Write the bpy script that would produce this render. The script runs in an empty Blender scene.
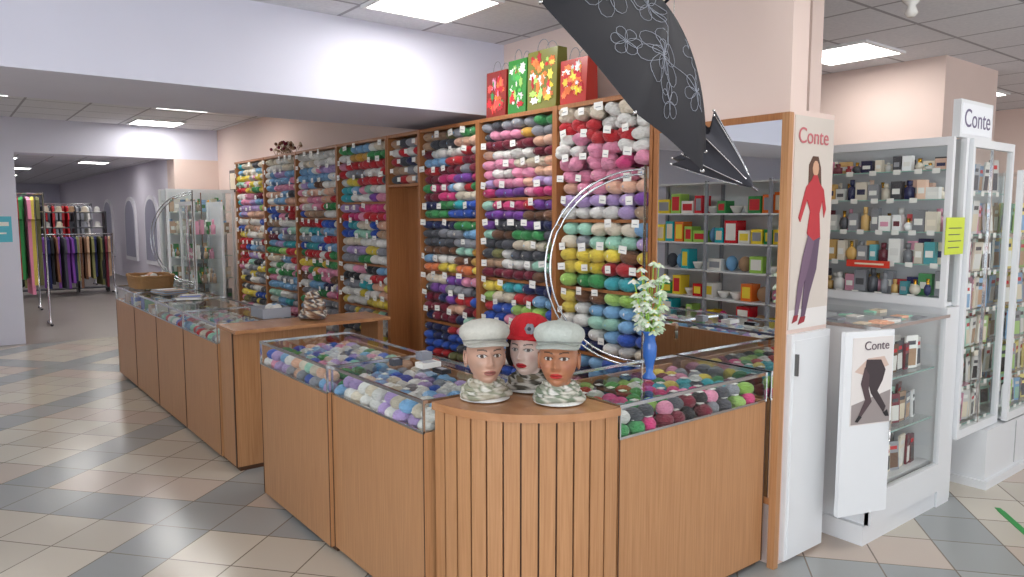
import bpy, math, random
from math import pi, sin, cos, exp, sqrt
from mathutils import Vector, Matrix
random.seed(11)
sc = bpy.context.scene
sc.view_settings.view_transform = 'Standard'
sc.view_settings.exposure = .45

def S(r, g, b):
    def f(c):
        c /= 255.0
        return c/12.92 if c <= 0.04045 else ((c+0.055)/1.055)**2.4
    return (f(r), f(g), f(b))

# ------------------------------------------------------------------ materials
def newmat(name):
    m = bpy.data.materials.new(name); m.use_nodes = True
    nt = m.node_tree
    b = nt.nodes.get('Principled BSDF')
    return m, nt, b
def N(nt, t, **k):
    n = nt.nodes.new(t)
    for a, v in k.items(): setattr(n, a, v)
    return n
def math_n(nt, op, a, b=None):
    n = N(nt, 'ShaderNodeMath', operation=op)
    for i, v in enumerate((a, b)):
        if v is None: continue
        if isinstance(v, (int, float)): n.inputs[i].default_value = v
        else: nt.links.new(v, n.inputs[i])
    return n.outputs[0]
def mixc(nt, fac, a, b):
    n = N(nt, 'ShaderNodeMix', data_type='RGBA')
    if isinstance(fac, (int, float)): n.inputs[0].default_value = fac
    else: nt.links.new(fac, n.inputs[0])
    for idx, v in ((6, a), (7, b)):
        if isinstance(v, tuple): n.inputs[idx].default_value = (v[0], v[1], v[2], 1)
        else: nt.links.new(v, n.inputs[idx])
    return n.outputs[2]
def vcmat(name, rough=.5, metal=0, noise=0, bump=0, bscale=60, sheen=0, stretch=(1,1,1)):
    m, nt, b = newmat(name)
    at = N(nt, 'ShaderNodeAttribute'); at.attribute_name = 'Col'
    col = at.outputs['Color']
    tc = N(nt, 'ShaderNodeTexCoord'); mp = N(nt, 'ShaderNodeMapping')
    mp.inputs['Scale'].default_value = stretch
    nt.links.new(tc.outputs['Object'], mp.inputs[0])
    nz = N(nt, 'ShaderNodeTexNoise'); nz.inputs['Scale'].default_value = bscale; nz.inputs['Detail'].default_value = 3
    nt.links.new(mp.outputs[0], nz.inputs['Vector'])
    if noise:
        mul = N(nt, 'ShaderNodeMix', data_type='RGBA', blend_type='MULTIPLY')
        mul.inputs[0].default_value = noise
        nt.links.new(col, mul.inputs[6]); nt.links.new(nz.outputs['Fac'], mul.inputs[7])
        col = mul.outputs[2]
    nt.links.new(col, b.inputs['Base Color'])
    b.inputs['Roughness'].default_value = rough; b.inputs['Metallic'].default_value = metal
    if sheen: b.inputs['Sheen Weight'].default_value = sheen
    if bump:
        bp = N(nt, 'ShaderNodeBump'); bp.inputs['Strength'].default_value = bump; bp.inputs['Distance'].default_value = .01
        nt.links.new(nz.outputs['Fac'], bp.inputs['Height']); nt.links.new(bp.outputs[0], b.inputs['Normal'])
    return m
M_PAINT = vcmat('painted_surface', .5)
M_GLOSS = vcmat('glossy_plastic', .25)
M_CLOTH = vcmat('cloth', .9, noise=.2, bump=.4, bscale=90)
M_YARN = vcmat('yarn', .95, noise=.3, bump=1.0, bscale=60, sheen=.2, stretch=(1, 1, 3))
M_METAL = vcmat('metal', .18, metal=1)
M_SKIN = vcmat('mannequin_skin', .38)
M_WICK = vcmat('wicker', .8, noise=.4, bump=.5, bscale=120)
def woodmat(name, c1, c2, rough=.38, st=(60, 60, 1.5)):
    m, nt, b = newmat(name)
    tc = N(nt, 'ShaderNodeTexCoord'); mp = N(nt, 'ShaderNodeMapping'); mp.inputs['Scale'].default_value = st
    nt.links.new(tc.outputs['Object'], mp.inputs[0])
    nz = N(nt, 'ShaderNodeTexNoise'); nz.inputs['Scale'].default_value = 2.4; nz.inputs['Detail'].default_value = 4
    nz.inputs['Distortion'].default_value = .4
    nt.links.new(mp.outputs[0], nz.inputs['Vector'])
    rp = N(nt, 'ShaderNodeValToRGB')
    rp.color_ramp.elements[0].position = .3; rp.color_ramp.elements[0].color = (*c1, 1)
    rp.color_ramp.elements[1].position = .7; rp.color_ramp.elements[1].color = (*c2, 1)
    nt.links.new(nz.outputs['Fac'], rp.inputs[0]); nt.links.new(rp.outputs[0], b.inputs['Base Color'])
    b.inputs['Roughness'].default_value = rough
    return m
M_WOOD = woodmat('beech_laminate', S(168, 120, 80), S(188, 140, 98))
M_WOOD2 = woodmat('beech_shelf_wood', S(150, 96, 56), S(172, 116, 72))
M_WOODTOP = woodmat('beech_top', S(168, 118, 80), S(186, 136, 96), .22, (6, 1.5, 6))
def plain(name, c, rough=.5, metal=0, noise=0.0):
    m, nt, b = newmat(name)
    if noise:
        tc = N(nt, 'ShaderNodeTexCoord'); nz = N(nt, 'ShaderNodeTexNoise'); nz.inputs['Scale'].default_value = 2.5
        nt.links.new(tc.outputs['Object'], nz.inputs['Vector'])
        d = tuple(x*(1-noise) for x in c)
        nt.links.new(mixc(nt, nz.outputs['Fac'], d, c), b.inputs['Base Color'])
    else: b.inputs['Base Color'].default_value = (*c, 1)
    b.inputs['Roughness'].default_value = rough; b.inputs['Metallic'].default_value = metal
    return m
M_MIRROR = plain('mirror_glass', (.86, .88, .88), .0, 1)
M_PINK = plain('pink_wall_paint', S(230, 208, 198), .75, 0, .06)
M_WHITEW = plain('white_wall_paint', S(222, 222, 236), .75, 0, .05)
M_LAM = plain('white_laminate', S(226, 228, 230), .35)
M_EDGE = plain('dark_edge_strip', S(78, 50, 32), .5)
def glassmat(name, tint):
    m = bpy.data.materials.new(name); m.use_nodes = True; nt = m.node_tree; nt.nodes.clear()
    o = N(nt, 'ShaderNodeOutputMaterial'); mx = N(nt, 'ShaderNodeMixShader'); t = N(nt, 'ShaderNodeBsdfTransparent')
    g = N(nt, 'ShaderNodeBsdfGlossy'); g.inputs['Roughness'].default_value = .015
    t.inputs[0].default_value = (*tint, 1)
    lw = N(nt, 'ShaderNodeLayerWeight'); lw.inputs[0].default_value = .5
    f = math_n(nt, 'ADD', math_n(nt, 'MULTIPLY', math_n(nt, 'POWER', lw.outputs['Facing'], 4.0), .6), .045)
    nt.links.new(f, mx.inputs[0]); nt.links.new(t.outputs[0], mx.inputs[1]); nt.links.new(g.outputs[0], mx.inputs[2])
    nt.links.new(mx.outputs[0], o.inputs[0]); return m
M_GLASS = glassmat('clear_glass', (.955, .98, .975))
M_BLUEG = plain('blue_glass', S(60, 110, 190), .08)
def emis(name, c, s):
    m = bpy.data.materials.new(name); m.use_nodes = True; nt = m.node_tree; nt.nodes.clear()
    o = N(nt, 'ShaderNodeOutputMaterial'); e = N(nt, 'ShaderNodeEmission'); e.inputs[0].default_value = (*c, 1); e.inputs[1].default_value = s
    nt.links.new(e.outputs[0], o.inputs[0]); return m
M_LAMP = emis('lamp_diffuser', (1.0, .98, .95), 12.0)
M_ADDLIGHT = emis('added_light_pane', (.90, .95, 1.0), 4.0)  # emitter for the added, unseen window light on the west wall

def tilefloor():
    m, nt, b = newmat('floor_tiles')
    tc = N(nt, 'ShaderNodeTexCoord'); mp = N(nt, 'ShaderNodeMapping')
    s = .33
    mp.inputs['Rotation'].default_value = (0, 0, math.radians(50)); mp.inputs['Scale'].default_value = (1/s, 1/s, 1)
    nt.links.new(tc.outputs['Object'], mp.inputs[0])
    sp = N(nt, 'ShaderNodeSeparateXYZ'); nt.links.new(mp.outputs[0], sp.inputs[0])
    u, v = sp.outputs[0], sp.outputs[1]
    fu, fv = math_n(nt, 'FLOOR', u), math_n(nt, 'FLOOR', v)
    ru, rv = math_n(nt, 'SUBTRACT', u, fu), math_n(nt, 'SUBTRACT', v, fv)
    g = .011
    def edge(r): return math_n(nt, 'MAXIMUM', math_n(nt, 'LESS_THAN', r, g), math_n(nt, 'GREATER_THAN', r, 1-g))
    grout = math_n(nt, 'MAXIMUM', edge(ru), edge(rv))
    cb = N(nt, 'ShaderNodeCombineXYZ'); nt.links.new(fu, cb.inputs[0]); nt.links.new(fv, cb.inputs[1])
    wn = N(nt, 'ShaderNodeTexWhiteNoise'); nt.links.new(cb.outputs[0], wn.inputs['Vector'])
    base = mixc(nt, wn.outputs['Value'], S(208, 200, 185), S(194, 186, 172))
    pinkm = math_n(nt, 'LESS_THAN', math_n(nt, 'FLOORED_MODULO', math_n(nt, 'ADD', fv, 1), 4), .5)
    base = mixc(nt, math_n(nt, 'MULTIPLY', pinkm, .6), base, S(196, 176, 164))
    blue = math_n(nt, 'LESS_THAN', math_n(nt, 'FLOORED_MODULO', fu, 4), .5)
    blue2 = math_n(nt, 'LESS_THAN', math_n(nt, 'FLOORED_MODULO', fv, 10), .5)
    bl = math_n(nt, 'MAXIMUM', blue, blue2)
    bcol = mixc(nt, wn.outputs['Value'], S(168, 170, 168), S(152, 156, 156))
    base = mixc(nt, bl, base, bcol)
    base = mixc(nt, grout, base, S(126, 116, 106))
    nt.links.new(base, b.inputs['Base Color']); b.inputs['Roughness'].default_value = .2
    bp = N(nt, 'ShaderNodeBump'); bp.invert = True; bp.inputs['Strength'].default_value = .3; bp.inputs['Distance'].default_value = .004
    nt.links.new(grout, bp.inputs['Height']); nt.links.new(bp.outputs[0], b.inputs['Normal'])
    return m
def ceilmat():
    m, nt, b = newmat('ceiling_tiles')
    tc = N(nt, 'ShaderNodeTexCoord'); mp = N(nt, 'ShaderNodeMapping'); mp.inputs['Scale'].default_value = (1/.6, 1/.6, 1)
    mp.inputs['Location'].default_value = (-2.04/.6, -3.45/.6, 0)
    nt.links.new(tc.outputs['Object'], mp.inputs[0])
    sp = N(nt, 'ShaderNodeSeparateXYZ'); nt.links.new(mp.outputs[0], sp.inputs[0])
    e = []
    for o in (0, 1):
        r = math_n(nt, 'FLOORED_MODULO', sp.outputs[o], 1.0)
        e.append(math_n(nt, 'MAXIMUM', math_n(nt, 'LESS_THAN', r, .02), math_n(nt, 'GREATER_THAN', r, .98)))
    g = math_n(nt, 'MAXIMUM', e[0], e[1])
    nz = N(nt, 'ShaderNodeTexNoise'); nz.inputs['Scale'].default_value = 45; nt.links.new(tc.outputs['Object'], nz.inputs['Vector'])
    base = mixc(nt, nz.outputs['Fac'], S(206, 208, 214), S(230, 230, 234))
    nt.links.new(mixc(nt, g, base, S(160, 160, 166)), b.inputs['Base Color']); b.inputs['Roughness'].default_value = .85
    return m
M_FLOOR = tilefloor(); M_CEIL = ceilmat()
M_HALLF = plain('hall_floor', S(150, 142, 136), .3, 0, .15)

# ------------------------------------------------------------------ builder
class MB:
    def __init__(s):
        s.v = []; s.f = []; s.c = []; s.mi = []; s.sm = []; s.mats = []; s.M = None
    def add(s, verts, faces, col, mat, smooth=False):
        if mat not in s.mats: s.mats.append(mat)
        k = s.mats.index(mat); o = len(s.v)
        if s.M is not None: verts = [tuple(s.M @ Vector(p)) for p in verts]
        s.v.extend(verts)
        if isinstance(col, list): s.c.extend([(c[0], c[1], c[2], 1) for c in col])
        else: s.c.extend([(col[0], col[1], col[2], 1)]*len(verts))
        for f in faces:
            s.f.append(tuple(i+o for i in f)); s.mi.append(k); s.sm.append(smooth)
    def box(s, x0, x1, y0, y1, z0, z1, col=(1, 1, 1), mat=None, R=None):
        v = [(x0,y0,z0),(x1,y0,z0),(x1,y1,z0),(x0,y1,z0),(x0,y0,z1),(x1,y0,z1),(x1,y1,z1),(x0,y1,z1)]
        if R is not None: v = [tuple(R @ Vector(p)) for p in v]
        s.add(v, [(3,2,1,0),(4,5,6,7),(0,1,5,4),(1,2,6,5),(2,3,7,6),(3,0,4,7)], col, mat or M_PAINT)
    def pane(s, a, b_, c, d, mat): s.add([a, b_, c, d], [(0, 1, 2, 3)], (1, 1, 1), mat)
    def sph(s, c, r, col, mat=None, seg=12, ring=8, R=None):
        if not isinstance(r, tuple): r = (r, r, r)
        v = [(0, 0, r[2])]
        for j in range(1, ring):
            p = pi*j/ring
            for i in range(seg):
                t = 2*pi*i/seg; v.append((r[0]*sin(p)*cos(t), r[1]*sin(p)*sin(t), r[2]*cos(p)))
        v.append((0, 0, -r[2])); f = []
        for i in range(seg):
            f.append((0, 1+i, 1+(i+1) % seg))
            for j in range(ring-2):
                a = 1+j*seg+i; b = 1+j*seg+(i+1) % seg; f.append((a, a+seg, b+seg, b))
            a = 1+(ring-2)*seg; f.append((len(v)-1, a+(i+1) % seg, a+i))
        if R is not None: v = [tuple(R @ Vector(p)) for p in v]
        v = [(p[0]+c[0], p[1]+c[1], p[2]+c[2]) for p in v]
        s.add(v, f, col, mat or M_GLOSS, True)
    def lathe(s, c, prof, col, mat=None, n=24, ex=1, ey=1, smooth=True, mod=None):
        v = []; f = []
        for (r, z) in prof:
            for i in range(n):
                t = 2*pi*i/n; rr = r*(mod(t, z) if mod else 1)
                v.append((c[0]+rr*cos(t)*ex, c[1]+rr*sin(t)*ey, c[2]+z))
        for j in range(len(prof)-1):
            for i in range(n):
                a = j*n+i; b = j*n+(i+1) % n; f.append((a, b, b+n, a+n))
        s.add(v, f, col, mat or M_GLOSS, smooth)
    def tube(s, pts, r, col=(1, 1, 1), mat=None, n=8, closed=False):
        P = [Vector(p) for p in pts]; L = len(P); v = []; f = []
        for k in range(L):
            if closed: t = P[(k+1) % L]-P[k-1]
            else: t = P[min(k+1, L-1)]-P[max(k-1, 0)]
            t.normalize()
            up = Vector((0, 0, 1)) if abs(t.z) < .9 else Vector((1, 0, 0))
            a = t.cross(up).normalized(); b = t.cross(a)
            rr = r[k] if isinstance(r, (list, tuple)) else r
            for i in range(n):
                th = 2*pi*i/n; q = P[k]+a*rr*cos(th)+b*rr*sin(th); v.append(tuple(q))
        for k in range(L if closed else L-1):
            k2 = (k+1) % L
            for i in range(n):
                f.append((k*n+i, k*n+(i+1) % n, k2*n+(i+1) % n, k2*n+i))
        if not closed:
            f.append(tuple(range(n))); f.append(tuple(reversed(range((L-1)*n, L*n))))
        s.add(v, f, col, mat or M_METAL, True)
    def poly(s, pts, axis, a0, a1, col, mat=None):
        def mk(p, a):
            return (p[0], a, p[1]) if axis == 'y' else ((p[0], p[1], a) if axis == 'z' else (a, p[0], p[1]))
        n = len(pts); v = [mk(p, a0) for p in pts]+[mk(p, a1) for p in pts]
        f = [tuple(range(n)), tuple(reversed(range(n, 2*n)))]+[(i, (i+1) % n, (i+1) % n+n, i+n) for i in range(n)]
        s.add(v, f, col, mat or M_PAINT)
    def obj(s, name, parent=None):
        me = bpy.data.meshes.new(name); me.from_pydata(s.v, [], s.f)
        for m in s.mats: me.materials.append(m)
        me.polygons.foreach_set('material_index', s.mi); me.polygons.foreach_set('use_smooth', s.sm)
        at = me.color_attributes.new('Col', 'FLOAT_COLOR', 'POINT')
        at.data.foreach_set('color', [x for c in s.c for x in c])
        me.update()
        o = bpy.data.objects.new(name, me); sc.collection.objects.link(o)
        if parent: o.parent = parent
        return o
def empty(name, loc=(0, 0, 0)):
    e = bpy.data.objects.new(name, None); e.location = loc; e.empty_display_size = .1; sc.collection.objects.link(e); return e
def simple(name, mat, *boxes):
    b = MB()
    for q in boxes: b.box(*q, mat=mat)
    return b.obj(name)
def text(name, body, size, loc, rot, col, parent):
    c = bpy.data.curves.new(name, 'FONT'); c.body = body; c.size = size; c.extrude = .0006; c.align_x = 'CENTER'
    m = plain(name+'_ink', col, .5); c.materials.append(m)
    o = bpy.data.objects.new(name, c); o.location = loc; o.rotation_euler = rot; sc.collection.objects.link(o); o.parent = parent
    return o
def faceX(xf, yfar): return Matrix.Translation((xf, yfar, 0)) @ Matrix.Rotation(-pi/2, 4, 'Z')
def facePX(xf, y0): return Matrix.Translation((xf, y0, 0)) @ Matrix.Rotation(pi/2, 4, 'Z')
def faceY(x0, yf): return Matrix.Translation((x0, yf, 0))

# ------------------------------------------------------------------ camera (x = across aisle, y = along counters)
cam = bpy.data.cameras.new('camera'); co = bpy.data.objects.new('camera', cam); sc.collection.objects.link(co)
cam.sensor_width = 36; cam.lens = 740/1024*36; co.location = (0, 0, 1.63)
co.rotation_euler = (math.radians(90-5.63), 0, math.radians(-37.95)); cam.clip_start = .05; sc.camera = co

# ------------------------------------------------------------------ shell
H = 2.85
simple('floor', M_FLOOR, (-3, 10, -5, 11.1, -.1, 0))
simple('floor_hall', M_HALLF, (-1, 5, 11.1, 34, -.1, 0))
simple('ceiling', M_CEIL, (-3, 10, -5, 34, H, H+.1))
simple('wall_west', M_WHITEW, (-3.1, -3, 2.2, 11.2, 0, H), (-3.1, -3, -5, 2.2, 0, .5), (-3.1, -3, -5, 2.2, 2.6, H))
b = MB(); b.box(-3.08, -3.04, -5, 2.2, .5, 2.6, (1, 1, 1), M_ADDLIGHT)
for k in range(7): b.box(-3.04, -2.99, -5+1.19*k, -4.94+1.19*k, .5, 2.6, mat=M_LAM)
for z in (.5, 1.9, 2.54): b.box(-3.04, -3.0, -4.94, 2.2, z, z+.06, mat=M_LAM)
b.obj('window_4')  # out-of-view glowing window, added to brighten the upper walls
simple('wall_east', M_PINK, (3.32, 3.42, 1.96, 11.2, 0, H))
simple('wall_pilaster', M_PINK, (3.0, 3.13, 1.86, 2.62, 0, H))
simple('trim_beam', M_WHITEW, (-3, 3.32, 4.35, 5.4, 2.34, H))
simple('trim_far_beam', M_WHITEW, (-3, 3.32, 11.2, 11.6, 2.42, H))
simple('wall_far_left', M_WHITEW, (-3, .85, 11.2, 11.6, 0, 2.42))
simple('wall_far_right', M_PINK, (2.72, 4.0, 11.2, 11.6, 0, 2.42))
simple('wall_hall_west', M_WHITEW, (-.1, 0, 11.6, 34, 0, H))
simple('wall_hall_end', M_WHITEW, (-.1, 4.2, 34, 34.1, 0, H))
simple('wall_hall_east', plain('lavender_wall', S(222, 216, 228), .8), (4.0, 4.1, 11.6, 34, 0, H))
simple('wall_right_room', M_PINK, (6.18, 7.2, 2.53, 6.0, 0, H))
simple('wall_right_back', M_PINK, (3.42, 6.18, 5.9, 6.0, 0, H))
simple('wall_right_far', M_PINK, (7.2, 10, 5.5, 5.6, 0, H), (9.9, 10, -5, 5.5, 0, H))
simple('wall_right_low', M_PINK, (4.53, 6.1, 2.10, 2.18, 0, 2.0))
simple('baseboard_right', plain('skirting_brown', S(150, 96, 66), .5), (4.53, 6.1, 2.085, 2.10, 0, .09))
for i, y0 in enumerate((17.9, 20.2, 23.2)):
    b = MB(); pts = [(y0, .5), (y0+1.3, .5), (y0+1.3, 1.6)]+[(y0+.65+.65*cos(t*pi/12), 1.6+.5*sin(t*pi/12)) for t in range(1, 12)]+[(y0, 1.6)]
    b.poly(pts, 'x', 3.95, 3.999, S(242, 240, 246)); pts2 = [((p[0]-y0-.65)*.84+y0+.65, (p[1]-1.3)*.88+1.3) for p in pts]
    b.poly(pts2, 'x', 3.94, 3.951, S(168, 166, 186)); b.obj('window_%d' % (i+1))
def lamp(x, y, w=.6, d=.6):
    b = MB(); x0, x1, y0, y1 = x-w/2, x+w/2, y-d/2, y+d/2; t = .025
    for q in ((x0, x1, y0, y0+t), (x0, x1, y1-t, y1), (x0, x0+t, y0+t, y1-t), (x1-t, x1, y0+t, y1-t)):
        b.box(*q, H-.018, H, (.8, .8, .8), M_PAINT)
    b.box(x0+t, x1-t, y0+t, y1-t, H-.012, H, (1, 1, 1), M_LAMP); b.obj('ceiling_light')
for x, y in ((2.34, 3.75), (2.34, 8.9), (2.4, 10.7), (5.5, 2.96), (.0, 2.0), (2.34, 1.0), (-.6, 6.5), (.6, -1.5), (.4, 8.9), (4.6, .6), (8.3, 3.2),
             (1.2, 12.6), (2.9, 12.8), (1.8, 14.4), (1.2, 16.5), (3.0, 16.6), (1.2, 19.0), (3.0, 19.5), (1.8, 23), (1.8, 27), (1.8, 31)):  # paired hall panels are extra lights added to brighten the corridor
    lamp(x, y)

# ------------------------------------------------------------------ colours
W_=S(240,238,232); CR=S(232,218,194); PK=S(240,150,182); HP=S(226,60,130); RD=S(206,30,42); BU=S(126,28,52); PU=S(126,66,164); LI=S(190,162,218)
BL=S(44,90,196); LB=S(130,184,230); NV=S(34,42,92); TQ=S(44,180,192); GR=S(56,150,80); LG=S(166,212,96); OL=S(122,122,70); YE=S(244,216,60); MU=S(216,164,56)
OR=S(240,122,48); BR=S(120,80,55); TA=S(186,150,118); GY=S(150,152,160); DG=S(76,78,86); BK=S(34,34,40); PE=S(244,190,160); MT=S(168,224,200)
ANY=[W_,CR,PK,HP,RD,BU,PU,LI,BL,LB,NV,TQ,GR,LG,YE,OL,MU,BR,TA,GY,DG,PE,MT,W_,LB,PK,W_,CR]
PAL0=[(2.1,[W_,W_,CR]),(1.97,[W_,PK,PE,W_,W_]),(1.84,[PK,PE,PK,W_]),(1.72,[CR,PK,PE,MT]),(1.58,[LI,PU,CR,LI,W_]),(1.44,[LI,MT,W_,CR,GY]),(1.28,[YE,OR,LG,CR,YE]),(1.12,[LG,MT,YE,GR,TQ]),(.95,[TQ,YE,MT,W_,LB]),(0,[BL,NV,LB,W_])]
PAL1=[(2.12,[GY,DG,LB,GY]),(1.98,[W_,GY,PE,BU,W_]),(1.84,[PK,PE,CR,LI]),(1.68,[RD,HP,PU,PK]),(1.52,[NV,PU,DG,LI]),(1.36,[OL,BR,DG,GR,CR]),(1.2,[GY,BR,TA,BU,W_]),(1.05,[BK,BL,RD,YE]),(0,[BL,W_,DG,RD])]
PAL2=[(2.1,[DG,GY,OL,TA]),(1.9,[W_,BU,RD,GY]),(1.72,[PU,HP,LI,BU]),(1.55,[NV,BL,GR,TQ]),(1.38,[DG,TQ,GY,LB]),(1.22,[YE,MU,BR,OR]),(1.08,[GY,DG,W_,CR]),(0,[RD,NV,BL,BU])]
PAL3=[(2.1,[W_,CR,LB,GR]),(1.92,[RD,PK,W_,YE]),(1.74,[TQ,PK,LB,W_]),(1.56,[RD,HP,PE,LI]),(1.38,[CR,TA,W_,BL]),(1.2,[GY,YE,W_,RD]),(1.02,[BK,RD,PK,W_]),(0,[GY,DG,W_,YE])]
PAL4=[(2.1,[W_,CR,W_,W_]),(1.9,[W_,PK,LI,LB]),(1.7,[PK,RD,PE,W_]),(1.5,[RD,TA,BL,W_]),(1.3,[BL,LB,TQ,GY]),(1.15,[RD,YE,W_,GR]),(1.0,[W_,PK,GR,BR]),(0,[W_,GY,PK,LB])]
def mute(c, k):
    l = .3*c[0]+.6*c[1]+.1*c[2]; return tuple(x*(1-k)+l*k for x in c)
def palcol(P, z):
    if random.random() < .2: return random.choice(ANY)
    for zm, cs in P:
        if z >= zm: return random.choice(cs)
    return P[-1][1][0]
def jit(c, k=.18):
    f = 1+random.uniform(-k, k); c = mute(c, random.uniform(0, .14)); return tuple(min(1, x*f) for x in c)

# ------------------------------------------------------------------ yarn wall
XS = 2.97
units = [(2.62, 3.39, PAL0, .106, .070), (3.39, 4.19, PAL1, .094, .062), (4.19, 4.97, PAL2, .094, .062),
         (5.48, 6.44, PAL3, .104, .066), (6.44, 7.43, PAL4, .104, .066), (7.43, 8.36, PAL4, .104, .066), (8.36, 9.35, PAL3, .104, .066)]
for ui, (y0, y1, P, bw, bh) in enumerate(units):
    top = 2.28
    b = MB(); b.M = faceX(XS, y1); w = y1-y0; d = .335
    b.box(0, .02, -.004, d, 0, top, mat=M_WOOD2); b.box(w-.02, w, -.004, d, 0, top, mat=M_WOOD2)
    b.box(.022, w-.022, 0, d, top-.025, top, mat=M_WOOD2); b.box(.022, w-.022, d-.012, d, .1, top-.025, mat=M_WOOD2)
    b.box(.022, w-.022, .02, d-.012, 0, .1, mat=M_WOOD2)
    mid = 1.74 if ui % 2 else 1.6
    for zs in (.42, .82, 1.2, mid): b.box(.022, w-.022, .03, d-.012, zs-.01, zs+.008, mat=M_WOOD2)
    b.box(.022, w-.022, 0, .018, .1, .40, mat=M_WOOD2); b.sph((w/2, -.012, .27), .014, (.7, .7, .7), M_METAL)
    shelf = b.obj('yarn_shelving_unit')
    y = MB(); y.M = faceX(XS, y1)
    shelves = [.42, .82, 1.2, mid, top-.02]
    n = int((w-.05)/bw); bw2 = (w-.05)/n
    for a, c in zip(shelves[:-1], shelves[1:]):
        rows = int((c-a-.02)/bh); rh = (c-a-.02)/rows
        for r in range(rows):
            run = 0; z = a+.01+rh*(r+.5)
            off = random.uniform(-.012, .012)
            for k in range(n):
                if run <= 0: run = random.choice((1, 1, 2, 2, 3, 3)); cc = palcol(P, z)
                run -= 1
                x = .025+bw2*(k+.5)+(off if 0 < k < n-1 else 0)+random.uniform(-.003, .003); out = random.uniform(-.010, .018); zj = z+random.uniform(-.004, .004)
                sc_ = random.uniform(.92, 1.05)
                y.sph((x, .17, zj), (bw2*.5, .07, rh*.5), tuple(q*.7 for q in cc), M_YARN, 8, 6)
                if ui == 0 and z > 1.9:
                    for q in range(4): y.sph((x+random.uniform(-.025, .025), .03+out+random.uniform(-.02, .02), zj+random.uniform(-.016, .016)), (bw2*.38, .045, rh*.46), jit(cc, .06), M_YARN, 10, 7)
                else:
                    tilt = Matrix.Rotation(random.uniform(-.15, .15), 3, 'Y')
                    y.sph((x, .055+out, zj), (bw2*.53*sc_, .058, rh*.55*sc_), jit(cc), M_YARN, 12, 8, tilt)
                    if random.random() < .6:
                        y.sph((x+random.uniform(-.006, .006), .0485+out, zj), (bw2*.2, .0545, rh*.3), random.choice((W_, jit(cc, .5), CR, LB, jit(cc, .5))), M_PAINT, 8, 6, tilt)
    y.obj('yarn_skeins')
    t = MB(); t.M = faceX(XS, y1); zz = .93
    while zz < top-.05:
        xx = .07+random.uniform(0, .06)
        while xx < w-.06:
            tw = random.uniform(.045, .06); th = random.uniform(.035, .048)
            if random.random() < .78:
                R = Matrix.Translation((xx, -.026, zz+random.uniform(-.012, .012))) @ Matrix.Rotation(random.uniform(-.15, .15), 4, 'Y') @ Matrix.Rotation(random.uniform(-.2, .2), 4, 'Z')
                t.box(-tw/2, tw/2, -.002, 0, -th/2, th/2, W_, M_PAINT, R)
                t.box(-tw*.3, tw*.3, -.003, -.002, -.006, -.002, GY, M_PAINT, R)
            xx += random.uniform(.13, .21)
        zz += .13
    t.obj('price_tags', shelf)
b = MB(); b.M = faceX(XS, 5.48); w = .51
b.box(0, .022, .0, .335, 0, 2.28, mat=M_WOOD2); b.box(w-.022, w, 0, .335, 0, 2.28, mat=M_WOOD2)
b.box(.022, w-.022, .18, .2, 0, 1.86, mat=M_WOOD2); b.box(.022, w-.022, 0, .335, 1.86, 1.88, mat=M_WOOD2); b.box(.022, w-.022, 0, .335, 2.255, 2.28, mat=M_WOOD2)
b.box(.022, w-.022, .32, .335, 1.88, 2.255, mat=M_WOOD2); b.obj('shelving_niche')
b = MB(); b.M = faceX(XS, 5.48)
for r in range(5):
    for k in range(4):
        b.sph((.08+.117*k, .07, 1.918+.072*r), (.058, .065, .038), jit(palcol([(0, [W_, TA, GY, RD, DG])], 1)), M_YARN)
        if (r+k) % 2: b.box(.06+.117*k, .11+.117*k, -.004, -.002, 1.9+.072*r, 1.935+.072*r, W_, M_PAINT)
b.obj('yarn_skeins')
def gift_bag(x, y, w, h, d, base, cols, name='gift_bag'):
    b = MB(); b.M = faceX(x, y+w); v = [(0,0,0),(w,0,0),(w,d,0),(0,d,0),(-.005,-.005+d*.15,h),(w+.005,-.005+d*.15,h),(w+.005,d*.85,h),(-.005,d*.85,h)]
    v = [(p[0], p[1], p[2]+2.2815) for p in v]
    b.add(v, [(3,2,1,0),(0,1,5,4),(1,2,6,5),(2,3,7,6),(3,0,4,7)], base, M_GLOSS)
    for k in range(44):
        px, pz = random.uniform(.03, w-.03), random.uniform(.05, h-.04); r = random.uniform(.012, .034); el = random.uniform(.5, 1.4)
        yy = -.002+d*.15*pz/h-.003; c = jit(random.choice(cols), .3); pts = []
        for i in range(12):
            rr = r*(1 if i % 2 else .62); a = 2*pi*i/12+k; pts.append((min(w-.002, max(.002, px+rr*cos(a)*el)), max(.004, min(h-.004, pz+rr*sin(a)/el))+2.2815))
        b.poly(pts, 'y', yy-.0005*k*.1, yy+.001, c, M_GLOSS)
    for yy in (d*.16, d*.84):
        b.tube([(w*.3, yy, 2.285+h-.01)]+[(w*.5-w*.2*cos(pi*i/8), yy, 2.285+h+.06*sin(pi*i/8)) for i in range(9)]+[(w*.7, yy, 2.285+h-.01)], .002, GY, M_CLOTH, 6)
    b.obj(name)
gift_bag(3.0, 3.92, .21, .30, .1, S(140, 40, 30), [RD, OR, S(250, 70, 60), GR, PK])
gift_bag(3.0, 3.71, .18, .34, .1, S(50, 130, 50), [LG, W_, GR, S(70, 170, 70), RD])
gift_bag(3.0, 3.42, .27, .36, .1, S(120, 120, 50), [YE, OR, RD, W_, LG, OR])
gift_bag(3.0, 3.16, .22, .26, .1, S(180, 50, 40), [YE, RD, W_, OR])
b = MB()
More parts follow.
